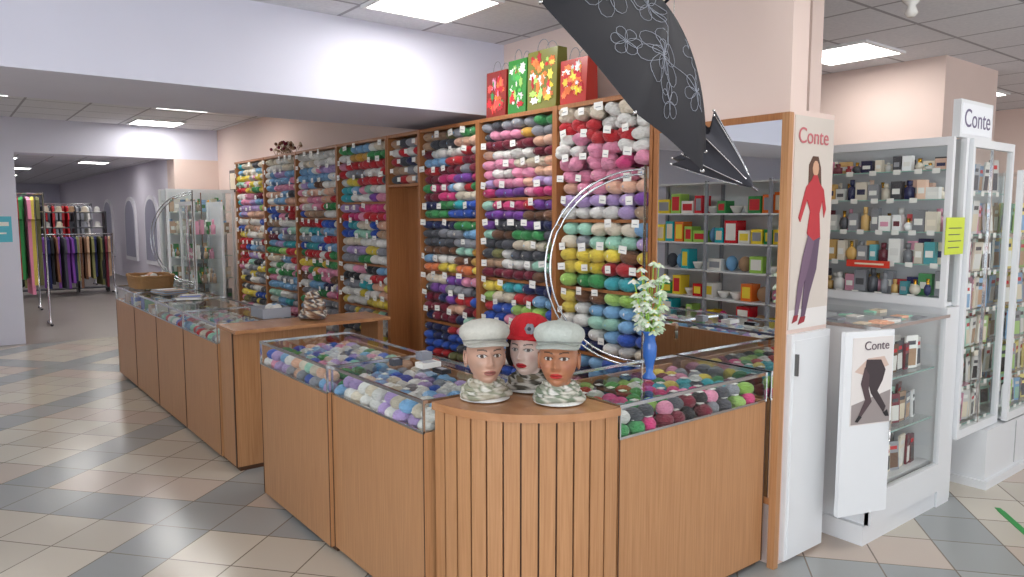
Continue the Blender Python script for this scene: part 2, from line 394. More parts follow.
for k in range(40):
    a = random.uniform(0, 2*pi); p = Vector((3.1+random.uniform(-.05, .05), 8.0+random.uniform(-.2, .2), 2.29))
    q = p+Vector((.05*cos(a), .08*sin(a), random.uniform(.05, .14)))
    b.tube([p, (p+q)/2+Vector((0, 0, .02)), q], .003, TA, M_WICK, 5); b.sph(q, .018, random.choice((TA, BR, BU, CR)), M_CLOTH, 8, 6)
b.obj('dried_flower_bundle')

# ------------------------------------------------------------------ mirror
b = MB(); b.M = faceX(XS, 2.61); w = .77
b.box(0, .03, -.005, .03, .3, 2.08, mat=M_WOOD2); b.box(w-.035, w, -.005, .03, 0, 2.08, mat=M_WOOD)
b.box(.03, w-.035, -.005, .03, 2.05, 2.08, mat=M_WOOD2); b.box(.03, w-.035, -.005, .03, .3, .33, mat=M_WOOD2)
b.box(.03, w-.035, .003, .03, .33, 2.05, mat=M_EDGE); b.box(.03, w-.035, .0, .003, .33, 2.05, mat=M_MIRROR)
b.obj('wall_mirror')
simple('wall_partition', M_PINK, (3.005, 3.38, 1.862, 1.955, 0, 2.1), )
b = MB(); b.box(3.04, 3.37, 1.835, 1.86, .02, 1.09, mat=M_LAM); b.box(3.06, 3.35, 1.831, 1.835, .05, 1.06, mat=M_LAM)
b.box(3.065, 3.075, 1.815, 1.831, .9, 1.0, (.1, .1, .1), M_PAINT); b.obj('service_panel')
e = empty('fashion_poster'); b = MB()
b.box(3.04, 3.365, 1.855, 1.861, 1.11, 2.075, S(210, 200, 190)); b.box(3.04, 3.365, 1.854, 1.855, 1.11, 1.2, S(228, 224, 220))
F = lambda pts, c, k: b.poly(pts, 'y', 1.853-.0006*k, 1.855-.0006*k, c)
sk = S(205, 160, 130)
F([(3.16,1.86),(3.19,1.9),(3.235,1.9),(3.26,1.85),(3.27,1.76),(3.235,1.72),(3.16,1.75)], S(90, 60, 45), 1)
F([(3.185+.03+.026*cos(i*.628), 1.845+.036*sin(i*.628)) for i in range(10)], sk, 3)
F([(3.2,1.815),(3.23,1.815),(3.25,1.78),(3.29,1.75),(3.315,1.66),(3.3,1.62),(3.28,1.70),(3.26,1.64),(3.275,1.52),(3.2,1.50),(3.16,1.55),(3.18,1.65),(3.15,1.7),(3.1,1.6),(3.085,1.62),(3.14,1.76),(3.18,1.79)], S(184, 50, 58), 4)
F([(3.2,1.51),(3.27,1.53),(3.25,1.38),(3.20,1.27),(3.165,1.16),(3.135,1.16),(3.15,1.3),(3.175,1.42)], S(96, 76, 98), 5)
F([(3.17,1.54),(3.22,1.51),(3.185,1.4),(3.14,1.3),(3.105,1.17),(3.08,1.17),(3.1,1.32),(3.13,1.44)], S(116, 92, 114), 6)
F([(3.075,1.175),(3.11,1.175),(3.1,1.15),(3.06,1.14)], S(150, 40, 50), 7); F([(3.13,1.165),(3.17,1.165),(3.16,1.14),(3.11,1.13)], S(150, 40, 50), 7)
o = b.obj('sheet', e)
text('headline', 'Conte', .10, (3.19, 1.852, 1.955), (pi/2, 0, 0), S(200, 110, 116), e)

# ------------------------------------------------------------------ display counters
CH = .92
def counter(name, M, w, P, n_layers=2, d=.55, things='yarn'):
    b = MB(); b.M = M; zt = .79
    b.box(0, w, .0, .018, .03, zt, mat=M_WOOD); b.box(0, w, .03, .05, 0, .03, mat=M_EDGE)
    b.box(0, .018, .018, d, .03, zt, mat=M_WOOD); b.box(w-.018, w, .018, d, .03, zt, mat=M_WOOD)
    for xx in (0, w-.004): b.box(xx, xx+.004, -.003, 0, .03, zt, mat=M_EDGE)
    b.box(.018, w-.018, d-.018, d, .03, zt+.09, mat=M_WOOD); b.box(.018, w-.018, .018, d-.018, zt-.04, zt-.02, S(228, 222, 212))
    b.box(.018, w-.018, .018, d-.018, .06, .08, S(215, 205, 190))
    b.pane((.004, .004, zt), (w-.004, .004, zt), (w-.004, .004, CH-.008), (.004, .004, CH-.008), M_GLASS)
    for xx in (.004, w-.004): b.pane((xx, .008, zt), (xx, d, zt), (xx, d, CH-.008), (xx, .008, CH-.008), M_GLASS)
    b.pane((0, 0, CH-.006), (w, 0, CH-.006), (w, d, CH-.006), (0, d, CH-.006), M_GLASS)
    t = .007
    for q in ((0, w, -.003, t), (0, w, d-t, d), (0, t, t, d-t), (w-t, w, t, d-t)): b.box(*q, CH-.014, CH, (.6, .61, .63), M_METAL)
    for q in ((0, t), (w-t, w)): b.box(q[0], q[1], -.003, t, zt, CH-.014, (.6, .61, .63), M_METAL)
    b.box(0, w, -.004, .004, zt-.004, zt+.006, (.55, .55, .55), M_METAL)
    b.obj(name)
    y = MB(); y.M = M
    if things == 'yarn':
        for L in range(n_layers):
            r = .036; k = .045+.018*L
            while k < w-.04:
                q = .045+.018*L
                while q < d-.05:
                    y.sph((k+random.uniform(-.012, .012), q+random.uniform(-.01, .01), zt-.02+r*.9+L*.044), (r*1.2, r*.95, r*.85), jit(random.choice(P)), M_YARN, 12, 8, Matrix.Rotation(random.uniform(0, 3), 3, 'Z'))
                    if random.random() < .3: y.box(k-.015, k+.015, q-.012, q+.012, zt-.02+r*1.75+L*.044, zt-.018+r*1.78+L*.044, W_, M_PAINT)
                    q += .072
                k += .082
        y.obj('yarn_balls')
    else:
        k = .05
        while k < w-.1:
            q = .05
            while q < d-.1:
                a = random.uniform(-.15, .15); R = Matrix.Translation((k+.04, q+.04, zt-.02)) @ Matrix.Rotation(a, 4, 'Z')
                h = random.choice((.02, .04, .07, .1)); c = mute(jit(random.choice(P), .3), .15)
                y.box(-.04, .04, -.038, .038, 0, h, c, M_GLOSS, R); y.box(-.028, .028, -.025, .01, h, h+.002, random.choice((W_, CR, YE)), M_PAINT, R)
                q += .1
            k += .1
        y.obj('haberdashery_packs')
PC1 = [PK, W_, LB, GR, CR, GY, MT, BL, PE, W_, LI]; PC2 = [LB, W_, GY, CR, BL, W_, LI, W_, LB]; PC3 = [RD, BK, LG, W_, GR, HP, YE, GY, BU, TQ, PK, DG]
counter('display_counter', faceX(1.43, 4.17), .912, PC1)
counter('display_counter', faceX(1.45, 3.256), .842, PC2, d=.53)
counter('display_counter', faceY(1.995, 1.9), .96, PC3)
for k in range(4):
    if k > 1: counter('display_counter', faceX(1.43, 8.40-k*.855), .852, [W_, LB, PK, CR, GY, TA, BL, W_, MT, RD], n_layers=1)
    else: counter('display_counter', faceX(1.43, 8.40-k*.855), .852, [W_, RD, BL, CR, GY, TA, LB, BR, GR, W_], things='packs')
b = MB(); b.box(1.44, 2.06, 4.69, 4.965, .03, .90, mat=M_WOOD); b.box(1.46, 2.04, 4.70, 4.95, 0, .03, mat=M_EDGE)
b.box(1.425, 2.5, 4.6, 4.97, .90, .922, mat=M_WOODTOP); b.box(1.434, 1.44, 4.685, 4.70, .03, .9, mat=M_EDGE)
b.box(2.45, 2.49, 4.69, 4.96, 0, .90, mat=M_WOOD); b.obj('wooden_end_cabinet')
b = MB(); cx, cy, R0 = 1.99, 2.40, .50
def arc(r, a0, a1, n): return [(cx+r*cos(a0+(a1-a0)*i/n), cy+r*sin(a0+(a1-a0)*i/n)) for i in range(n+1)]
ns = 12
for i in range(ns):
    a0 = pi+(pi/2)*i/ns; a1 = pi+(pi/2)*(i+1)/ns; g = .007
    pts = arc(R0, a0+g, a1-g, 3)+list(reversed(arc(R0-.012, a0+g, a1-g, 3))); b.poly(pts, 'z', .03, .885, (1, 1, 1), M_WOOD)
b.poly(arc(R0-.010, pi, 1.5*pi, 24)+[(cx, cy)], 'z', .03, .885, (1, 1, 1), M_EDGE)
b.poly(arc(R0-.04, pi, 1.5*pi, 24)+[(cx, cy)], 'z', .0, .03, (1, 1, 1), M_EDGE)
b.poly(arc(R0+.012, pi, 1.5*pi, 32)+[(cx, cy)], 'z', .885, .915, (1, 1, 1), M_WOODTOP); b.obj('curved_corner_counter')

# ------------------------------------------------------------------ mannequin heads
def head(name, x, y, rot, skin, lip, iris, scale, cap, capcol, scarf, hair=None):
    e = empty(name); b = MB(); zc = .918+.170*scale
    B0 = Matrix.Translation((x, y, zc)) @ Matrix.Rotation(math.radians(-37.95+rot), 4, 'Z') @ Matrix.Scale(scale, 4)
    BH = B0 @ Matrix.Translation((0, .02, -.08)) @ Matrix.Rotation(math.radians(-6), 4, 'X') @ Matrix.Translation((0, -.02, .08))
    b.M = BH; nu, nv = 190, 150; v = []; c = []; G = lambda a, s_: exp(-(a/s_)**2)
    dk = tuple(q*.16 for q in skin)
    for j in range(nv+1):
        p = pi*j/nv
        for i in range(nu):
            t = 2*pi*i/nu; dx, dy, dz = sin(p)*cos(t), sin(p)*sin(t), cos(p)
            X, Y, Z = .074*dx, .092*dy, .117*dz
            if Z < 0:
                kk = (-Z/.117); X *= 1-.26*kk**1.5
                if Y > 0: Y *= 1-.55*kk
                else: Y *= 1+.10*kk
            if Y > 0 and Z > -.04: Y *= 1.1
            m = max(0, min(1, (-dy-.15)/.35)); ax = abs(X); D = 0
            if m > 0:
                D += G(X, .010)*(.024*G(Z+.031, .012)+.015*G(Z+.008, .02))
                D += .008*G(ax-.010, .0065)*G(Z+.036, .008)
                D -= .014*G(ax-.030, .017)*G(Z-.003, .013); D += .009*G(ax-.030, .011)*G(Z, .0085)
                D += .006*G(ax-.028, .02)*G(Z-.022, .008); D += .006*G(ax-.043, .018)*G(Z+.03, .02)
                D += .010*G(X, .021)*G(Z+.0575, .0055)+.012*G(X, .017)*G(Z+.0695, .006)-.006*G(X, .022)*G(Z+.0635, .0022)
                D -= .006*G(X, .02)*G(Z+.08, .006); D += .010*G(X, .02)*G(Z+.097, .014)
            col = skin
            if m > .2:
                bl = .3*G(ax-.043, .016)*G(Z+.03, .016); col = tuple(a*(1-bl)+b_*bl for a, b_ in zip(skin, (lip[0]*.9, lip[1]+.12, lip[2]+.1)))
                ee = ((ax-.030)/.0145)**2+((Z-.001)/.0058)**2
                if ee < 1: col = (.62, .61, .58)
                if (ax-.030)**2+(Z-.0015)**2 < .0066**2 and ee < 1.0: col = iris
                if (ax-.030)**2+(Z-.0015)**2 < .0035**2: col = dk
                if 1 <= ee < 1.9 and Z > .002: col = dk
                if 1 <= ee < 1.3 and Z <= .002: col = tuple(q*.5 for q in skin)
                if .012 < ax < .047 and abs(Z-(.021+.005*sin((ax-.013)/.034*pi*.8))) < .0025: col = dk
                lw = .023; lz = Z+.0635
                if ax < lw and abs(lz) < .0105*(1-(ax/lw)**2)**.6+.0005: col = lip
                if ax < lw*.95 and abs(lz) < .0012: col = tuple(q*.4 for q in lip)
            v.append((X, Y-D*m, Z)); c.append(col)
    f = []
    for j in range(nv):
        for i in range(nu):
            a = j*nu+i; b2 = j*nu+(i+1) % nu; f.append((a, a+nu, b2+nu, b2))
    b.add(v, f, c, M_SKIN, True)
    b.lathe((0, .018, 0), [(.045, -.055), (.046, -.08), (.045, -.11), (.047, -.13)], skin, M_SKIN, 28)
    b.M = B0; b.lathe((0, .02, 0), [(.044, -.105), (.046, -.13), (.05, -.15), (.066, -.169)], skin, M_SKIN, 28); b.M = BH
    for sx in (-1, 1):
        b.sph((sx*.0735, .008, -.012), (.007, .016, .028), skin, M_SKIN, 12, 10, Matrix.Rotation(sx*.25, 3, 'Z'))
        b.tube([(sx*(.078+.003*sin(k*.4)), .010+.017*sin(-.6+k*.42), -.012+.03*cos(-.6+k*.42)) for k in range(10)], .0035, skin, M_SKIN, 6)
    b.obj('face', e)
    if hair:
        b = MB(); b.M = BH
        b.sph((0, .024, .022), (.080, .090, .098), hair, M_CLOTH, 32, 20)
        for sx in (-1, 1):
            for k in range(7):
                y0 = -.03+k*.014; b.tube([(sx*.066, y0-.01, .05), (sx*.080, y0, .01), (sx*.083, y0+.005, -.035), (sx*.07, y0+.002, -.07-.004*(k % 3))], [.009, .011, .01, .004], hair, M_CLOTH, 6)
        b.obj('hair', e)
    b = MB(); b.M = BH @ Matrix.Translation((0, 0, .014)) @ Matrix.Rotation(math.radians(-4), 4, 'X')
    if cap == 'cap':
        md = lambda t, z: 1-.03*abs(cos(4*t))**6
        b.lathe((0, .008, 0), [(.078, .024), (.082, .026), (.084, .044), (.090, .052), (.098, .064), (.100, .078), (.095, .096), (.078, .112), (.05, .123), (.022, .128), (.001, .129)], capcol, M_CLOTH, 64, 1.0, 1.15, True, md)
        b.sph((0, .008, .13), (.009, .009, .005), capcol, M_CLOTH)
        nn = 28; V = []; Fc = []
        for i in range(nn+1):
            a = -pi/2+math.radians(-72+144*i/nn); k = sin(pi*i/nn)**.55
            for sg in (0, 1):
                for jj in range(5):
                    q = (jj if sg == 0 else 4-jj)/4; r = 1+q*.62*k
                    V.append((.082*cos(a)*(1+q*.30*k), .096*sin(a)*r+.005, .038-.016*q*q*k-.02*(cos(a))**2*k+(-.004 if sg == 0 else .001)))
        for i in range(nn):
            for jj in range(10):
                a = i*10+jj; c2 = i*10+(jj+1) % 10; Fc.append((a, c2, c2+10, a+10))
        b.add(V, Fc, tuple(q*.82 for q in capcol), M_CLOTH, True)
        b.tube([(.0835*cos(a*pi/16), .008+.0965*sin(a*pi/16), .044) for a in range(32)], .004, tuple(q*.5 for q in capcol), M_CLOTH, 6, True)
    else:
        md = lambda t, z: 1+.015*cos(22*t)
        b.lathe((0, .008, 0), [(.082, .020), (.088, .024), (.09, .038), (.087, .048), (.085, .075), (.078, .1), (.062, .122), (.035, .137), (.001, .142)], capcol, M_CLOTH, 88, 1.0, 1.14, True, md)
        b.lathe((0, .008, 0), [(.086, .044), (.096, .036), (.108, .028), (.109, .024), (.096, .028), (.086, .036)], capcol, M_CLOTH, 48, 1, 1.1)
        for k in range(6):
            a = k*pi/3; b.sph((.035+.013*cos(a), -.090, .07+.013*sin(a)), (.011, .006, .011), GY, M_CLOTH, 8, 6)
        b.sph((.035, -.098, .07), .008, DG, M_CLOTH)
    b.obj('hat', e)
    b = MB(); b.M = B0
    for L in range(5):
        r0 = .052+.010*L; zz = -.104-.0115*L; pts = []
        for k in range(40):
            a = 2*pi*k/40; rr = r0+.005*sin(3*a+L*2)+.003*sin(7*a+L); pts.append((rr*cos(a), .02+rr*sin(a), zz+.005*sin(2*a+L)))
        n0 = len(b.v); b.tube(pts, .0115, W_, M_CLOTH, 8, True)
        for q in range(n0, len(b.v)):
            b.c[q] = (*scarf[int((sin(q*.11+L)+sin(q*.037+L*2)+2)*.249*len(scarf)) % len(scarf)], 1)
    b.lathe((0, .02, 0), [(.048, -.105), (.07, -.135), (.098, -.168)], W_, M_CLOTH, 30)
    b.obj('scarf', e)
    return e
head('mannequin_head', 1.665, 2.30, 14, S(192, 152, 132), S(150, 92, 84), S(60, 40, 25), 1.0, 'cap', S(208, 206, 196), [S(225, 222, 212), S(150, 152, 130), S(205, 200, 185), S(176, 170, 150)])
head('mannequin_head', 1.89, 2.32, -22, S(226, 202, 190), S(184, 34, 44), S(50, 60, 60), .97, 'hat', S(206, 32, 44), [S(120, 110, 90), S(200, 196, 186), S(80, 76, 66)], hair=S(44, 24, 20))
head('mannequin_head', 1.85, 2.085, -10, S(176, 120, 88), S(180, 44, 42), S(30, 18, 12), 1.0, 'cap', S(198, 204, 196), [S(228, 226, 220), S(120, 134, 112), S(210, 208, 196), S(150, 156, 140)])

# ------------------------------------------------------------------ half rings
def half_ring(name, px, py, zc, r, dirx, diry):
    b = MB()
    for off, rr in ((0, r), (.03, r-.025)):
        pts = [(px+dirx*(rr*sin(pi*k/40))+off*diry*.5, py+diry*(rr*sin(pi*k/40))-off*dirx*.5, zc+rr*cos(pi*k/40)) for k in range(41)]
        b.tube(pts, .006, (.6, .62, .65), M_METAL, 10)
    for k in range(2, 40, 6):
        a = pi*k/40
        b.tube([(px+dirx*r*sin(a), py+diry*r*sin(a), zc+r*cos(a)), (px+dirx*(r-.025)*sin(a)+.015*diry, py+diry*(r-.025)*sin(a)-.015*dirx, zc+(r-.025)*cos(a))], .003, (.6, .62, .65), M_METAL, 6)
    b.tube([(px, py, 0), (px, py, zc+r+.02)], .008, (.6, .6, .62), M_METAL, 8)
    b.obj(name)
half_ring('chrome_half_ring_stand', 2.93, 2.63, 1.35, .52, -.707, .707)
half_ring('chrome_half_ring_stand', 2.3, 8.75, 1.37, .52, -.707, .707)

# ------------------------------------------------------------------ vase with flowers
b = MB(); vx, vy = 2.43, 2.14
b.lathe((vx, vy, CH+.0005), [(p[0]*.85, p[1]*.85) for p in [(.0, .001), (.034, .001), (.036, .01), (.018, .035), (.022, .07), (.034, .12), (.036, .17), (.026, .21), (.034, .235), (.045, .25), (.042, .25), (.03, .232), (.022, .2)]], S(50, 90, 185), M_BLUEG, 28)
vase = b.obj('blue_flower_vase')
b = MB()
for k in range(20):
    a = k*2.399; rr_ = random.uniform(.2, 1); top = Vector((vx+.10*cos(a)*rr_+.01, vy+.09*sin(a)*rr_, CH+random.uniform(.30, .52)))
    p0 = Vector((vx, vy, CH+.16)); mid = (p0+top)/2+Vector((.01*cos(a), .01*sin(a), .02))
    b.tube([p0, mid, top], .0025, LG, M_PAINT, 6)
    for c_ in (top, mid+(top-mid)*.5, mid+Vector((.02*cos(a+1), .02*sin(a+1), 0)), p0+(mid-p0)*.6+Vector((.02*cos(a), .02*sin(a), 0))):
        for q in range(5):
            t = q*2*pi/5+a; R = Matrix.Rotation(t, 3, 'Z') @ Matrix.Rotation(.6, 3, 'Y')
            d_ = R @ Vector((.015, 0, 0)); b.sph(c_+d_, (.018, .010, .004), random.choice((S(226, 236, 216), S(205, 222, 190), S(236, 238, 230), S(190, 214, 180))), M_PAINT, 8, 6, R)
        b.sph(c_, .005, YE, M_PAINT, 8, 6)
b.obj('flower_bouquet', vase)

# ------------------------------------------------------------------ umbrellas
M_UMB = vcmat('umbrella_fabric', .75)
e = empty('open_umbrella'); ctr = Vector((1.80, 1.77, 2.166)); az = Vector((.337, -.707, .62)).normalized()
axx = Vector((.521, -.406, -.75)); axx = (axx-az*axx.dot(az)).normalized(); ay = az.cross(axx)
UM = Matrix(((axx.x, ay.x, az.x, ctr.x), (axx.y, ay.y, az.y, ctr.y), (axx.z, ay.z, az.z, ctr.z), (0, 0, 0, 1)))
RU, HU = .51, .22
def usurf(a, q):
    g = ((a-pi/8) % (pi/4))/(pi/4); sag = 1-.13*sin(pi*g)*q**2
    r = RU*q*sag; return (r*cos(a), r*sin(a), HU*(1-q**1.8)-.05*sin(pi*g)*q*(1-q)*2)
b = MB(); b.M = UM; na, nr = 96, 14; v = []; f = []
for j in range(nr+1):
    for i in range(na): v.append(usurf(2*pi*i/na+pi/8, max(.01, j/nr)))
for j in range(nr):
    for i in range(na): f.append((j*na+i, (j+1)*na+i, (j+1)*na+(i+1) % na, j*na+(i+1) % na))
b.add(v, f, S(22, 22, 30), M_UMB, True); b.obj('canopy', e)
b = MB(); b.M = UM
for k in range(8):
    a = pi/8+k*pi/4; pts = [usurf(a, q/8) for q in range(1, 9)]; pts = [(p[0], p[1], p[2]-.006) for p in pts]
    b.tube(pts, .003, (.35, .35, .37), M_METAL, 6); q = usurf(a, .5); b.tube([(0, 0, HU-.2), (q[0], q[1], q[2]-.01)], .003, (.35, .35, .37), M_METAL, 6)
    p = usurf(a, 1.0); b.sph(p, .006, (.6, .6, .6), M_METAL, 8, 6)
b.tube([(0, 0, -.02), (0, 0, HU+.04)], .005, (.3, .3, .32), M_METAL, 10); b.tube([(0, 0, -.06), (0, 0, -.02)], .013, BK, M_GLOSS, 10)
b.obj('frame', e)
b = MB(); b.M = UM
def up(x, y):
    x *= .92; y *= .92
    r = sqrt(x*x+y*y); a = math.atan2(y, x)
    q = min(.99, r/RU)
    for _ in range(4):
        g = ((a-pi/8) % (pi/4))/(pi/4); q = min(.99, r/(RU*(1-.13*sin(pi*g)*q*q)))
    p = usurf(a, q); return (p[0], p[1], p[2]+.003)
def petals(cx_, cy_, n, L, wd, rot):
    for k in range(n):
        a = rot+2*pi*k/n; pts = []
        for i in range(13):
            t = i/12*2*pi; lx = L*(.55-.5*cos(t)); ly = wd*sin(t)*(1-.3*cos(t)); pts.append(up(cx_+lx*cos(a)-ly*sin(a), cy_+lx*sin(a)+ly*cos(a)))
        b.tube(pts, .0008, (.30, .32, .38), M_PAINT, 4)
for (fx, fy, n, L, wd, rt) in ((-.14, -.30, 7, .095, .030, .2), (-.14, -.30, 5, .045, .014, .5), (.14, -.28, 7, .10, .032, .5), (.14, -.28, 5, .05, .016, 0), (-.02, -.15, 6, .075, .024, .9), (.30, -.14, 6, .06, .018, .1), (-.33, -.16, 6, .07, .022, .3), (.2, -.05, 5, .06, .02, .4), (-.15, -.05, 5, .06, .02, 1.4), (.03, -.36, 6, .05, .018, .7), (.26, -.30, 5, .05, .018, .2), (.1, .3, 6, .08, .02, 0), (-.2, .28, 6, .08, .02, 0)):
    petals(fx, fy, n, L, wd, rt)
for (x0, y0, x1, y1, bend) in ((-.14, -.3, -.02, -.15, .04), (-.02, -.15, .14, -.28, .05), (.14, -.28, .30, -.14, -.04), (-.33, -.16, -.14, -.3, .05), (.30, -.14, .2, -.05, .03), (-.15, -.05, -.02, -.15, .03)):
    pts = [up(x0+(x1-x0)*t/12+bend*sin(pi*t/12), y0+(y1-y0)*t/12+bend*sin(pi*t/6)*.5) for t in range(13)]; b.tube(pts, .0009, (.30, .32, .38), M_PAINT, 4)
b.obj('floral_print', e)
tip = UM @ Vector((0, 0, HU+.04)); b = MB(); b.tube([tuple(tip), (tip.x, tip.y, H)], .0012, (.4, .4, .4), M_METAL, 6); b.obj('hanging_cord', e)
e = empty('half_open_umbrella'); tp = Vector((2.445, 1.655, 1.735)); dz = Vector((.60, -.47, -.60)).normalized()
dx_ = dz.cross(Vector((0, 0, 1))).normalized(); dy_ = dz.cross(dx_)
U2 = Matrix(((dx_.x, dy_.x, dz.x, tp.x), (dx_.y, dy_.y, dz.y, tp.y), (dx_.z, dy_.z, dz.z, tp.z), (0, 0, 0, 1)))
b = MB(); b.M = U2; v = []; f = []; na, nr = 96, 12
def s2(a, q):
    g = (a % (pi/4))/(pi/4); r = .125*q**.85*(1-.34*sin(pi*g)*q); return (r*cos(a), r*sin(a), -.30*q*(1-.10*sin(pi*g)*q))
for j in range(nr+1):
    for i in range(na): v.append(s2(2*pi*i/na, max(.01, j/nr)))
for j in range(nr):
    for i in range(na): f.append((j*na+i, (j+1)*na+i, (j+1)*na+(i+1) % na, j*na+(i+1) % na))
b.add(v, f, S(50, 50, 58), M_UMB, True); b.obj('canopy', e)
b = MB(); b.M = U2; b.tube([(0, 0, .02), (0, 0, -.36)], .005, (.4, .4, .42), M_METAL, 8); b.tube([(0, 0, -.36), (0, 0, -.42)], .012, BK, M_GLOSS, 10)
for k in range(8):
    b.tube([(p[0]*1.02, p[1]*1.02, p[2]) for p in (s2(k*pi/4, q/6) for q in range(1, 7))], .0022, (.6, .6, .62), M_METAL, 6)
    b.sph(s2(k*pi/4, 1.0), .005, (.8, .8, .8), M_METAL, 8, 6)
b.obj('frame', e)
hp = U2 @ Vector((0, 0, -.4)); b = MB(); b.tube([tuple(hp), (hp.x, hp.y, H)], .0012, (.4, .4, .4), M_METAL, 6); b.obj('hanging_cord', e)

# ------------------------------------------------------------------ small stuff on counters
b = MB(); b.M = Matrix.Translation((1.68, 8.02, CH)) @ Matrix.Rotation(pi/2, 4, 'Z')
def rrect(w, d, n=32):
    o = []
    for i in range(n):
        t = 2*pi*i/n; cx_, sx_ = cos(t), sin(t); o.append((w*math.copysign(abs(cx_)**.45, cx_), d*math.copysign(abs(sx_)**.45, sx_)))
    return o
for L in range(9):
    s_ = 1+.012*L; rr = rrect(.24*s_, .17*s_); b.tube([(p[0], p[1], .008+.014*L+(.003 if i % 2 else -.003)) for i, p in enumerate(rr)], .008 if L < 8 else .012, S(190, 146, 98), M_WICK, 6, True)
for i, p in enumerate(rrect(.24, .17)): b.tube([(p[0]*.99, p[1]*.99, .0), (p[0]*1.1, p[1]*1.1, .12)], .005, S(165, 122, 78), M_WICK, 5)
b.poly(rrect(.23, .16), 'z', .0, .01, S(150, 108, 66), M_WICK)
for k in range(14): b.sph((random.uniform(-.17, .17), random.uniform(-.1, .1), .05+random.uniform(0, .05)), .04, random.choice((CR, W_, PE, TA)), M_YARN)
b.obj('wicker_basket')
for (x, y, n, r) in ((1.66, 7.2, 5, .2), (1.72, 6.7, 3, -.3)):
    b = MB()
    for k in range(n):
        R = Matrix.Translation((x, y, CH+.001+k*.008)) @ Matrix.Rotation(r+random.uniform(-.15, .15), 4, 'Z')
        b.box(-.1, .1, -.14, .14, 0, .0075, mute(random.choice((W_, BU, GY, LB, CR, TA)), .3), M_GLOSS, R)
        b.box(-.08, .08, -.11, -.02, .0075, .0078, random.choice((RD, BL, TA, PE)), M_GLOSS, R); b.box(-.08, .08, .03, .11, .0075, .0078, random.choice((W_, DG, YE)), M_GLOSS, R)
    b.obj('pattern_magazines')
b = MB()
b.M = Matrix.Translation((1.85, 5.15, CH)); b.box(-.1, .1, -.12, .12, 0, .008, GY, M_GLOSS)
for q in ((-.1, .1, -.12, -.112), (-.1, .1, .112, .12), (-.1, -.092, -.112, .112), (.092, .1, -.112, .112)): b.box(*q, .008, .07, GY, M_GLOSS)
for k in range(8): b.sph((random.uniform(-.05, .05), random.uniform(-.07, .07), .05), .035, random.choice((W_, LB, GY)), M_YARN)
b.obj('storage_tray')
b = MB(); b.M = Matrix.Translation((2.02, 4.80, .924))
for L in range(7):
    r0 = .075-.008*L; pts = [((r0+.010*sin(3*a*pi/12+L))*cos(a*pi/12), (r0+.008*cos(4*a*pi/12+L))*sin(a*pi/12), .026+.024*L+.006*sin(2*a*pi/12+L)) for a in range(24)]
    n0 = len(b.v); b.tube(pts, .02, W_, M_YARN, 10, True)
    for q in range(n0, len(b.v)): b.c[q] = (*(W_, BR, DG, TA, BR, CR)[int((sin(q*.09+L)+sin(q*.31+L*3)+2)*1.49) % 6], 1)
b.sph((0, 0, .10), (.05, .05, .098), BR, M_YARN, 16, 12)
b.obj('patterned_scarf_roll')
b = MB()
for (x, y, w, d, h, c) in ((1.80, 2.95, .10, .07, .025, W_), (1.70, 3.08, .05, .04, .03, DG), (1.88, 3.12, .06, .06, .04, GY), (1.78, 2.80, .05, .08, .02, BK)):
    b.box(x-w/2, x+w/2, y-d/2, y+d/2, CH+.0005, CH+h, c, M_GLOSS)
    b.box(x-w*.3, x+w*.3, y-d*.3, y+d*.3, CH+h, CH+h+.002, GY, M_PAINT)
b.obj('button_boxes')

# ------------------------------------------------------------------ glass cabinets
def item(b, x, y, z, hmax, P, kind='mix'):
    w = random.uniform(.035, .075); h = random.uniform(.5, .95)*hmax; c = mute(jit(random.choice(P), .3), .2); k = random.random()
    if kind == 'packet':
        w = random.uniform(.05, .09); h = random.uniform(.75, .98)*hmax; a = Matrix.Translation((x, y, z+.003)) @ Matrix.Rotation(random.uniform(-.08, .08), 4, 'X') @ Matrix.Rotation(random.uniform(-.35, .35), 4, 'Z')
        b.box(-w/2, w/2, -.006, .006, 0, h, c, M_GLOSS, a); c2 = random.choice((W_, CR, TA, BK, DG, mute(random.choice(P), .2)))
        b.box(-w*.38, w*.38, -.0075, -.006, h*.08, h*.6, c2, M_GLOSS, a)
        b.box(-w*.35, w*.3, -.0075, -.006, h*.72, h*.84, random.choice((W_, RD, DG)), M_GLOSS, a); return w
    if k < .55:
        b.box(x-w/2, x+w/2, y-.02, y+.02, z, z+h, c, M_GLOSS); b.box(x-w*.35, x+w*.35, y-.0215, y-.02, z+h*.3, z+h*.6, W_ if random.random() < .5 else mute(jit(random.choice(P)), .2), M_PAINT)
    elif k < .85:
        r = w*.42; b.lathe((x, y, z), [(0, .0), (r, .0), (r, h*.6), (r*.4, h*.68), (r*.4, h*.72), (r*.55, h*.72), (r*.55, h), (0, h)], c, M_GLOSS, 14)
    else:
        b.sph((x, y, z+h*.3), (w*.5, .025, h*.3), c, M_GLOSS, 12, 8); b.lathe((x, y, z+h*.55), [(.008, 0), (.01, h*.3), (0, h*.3)], MU, M_METAL, 10)
    return w
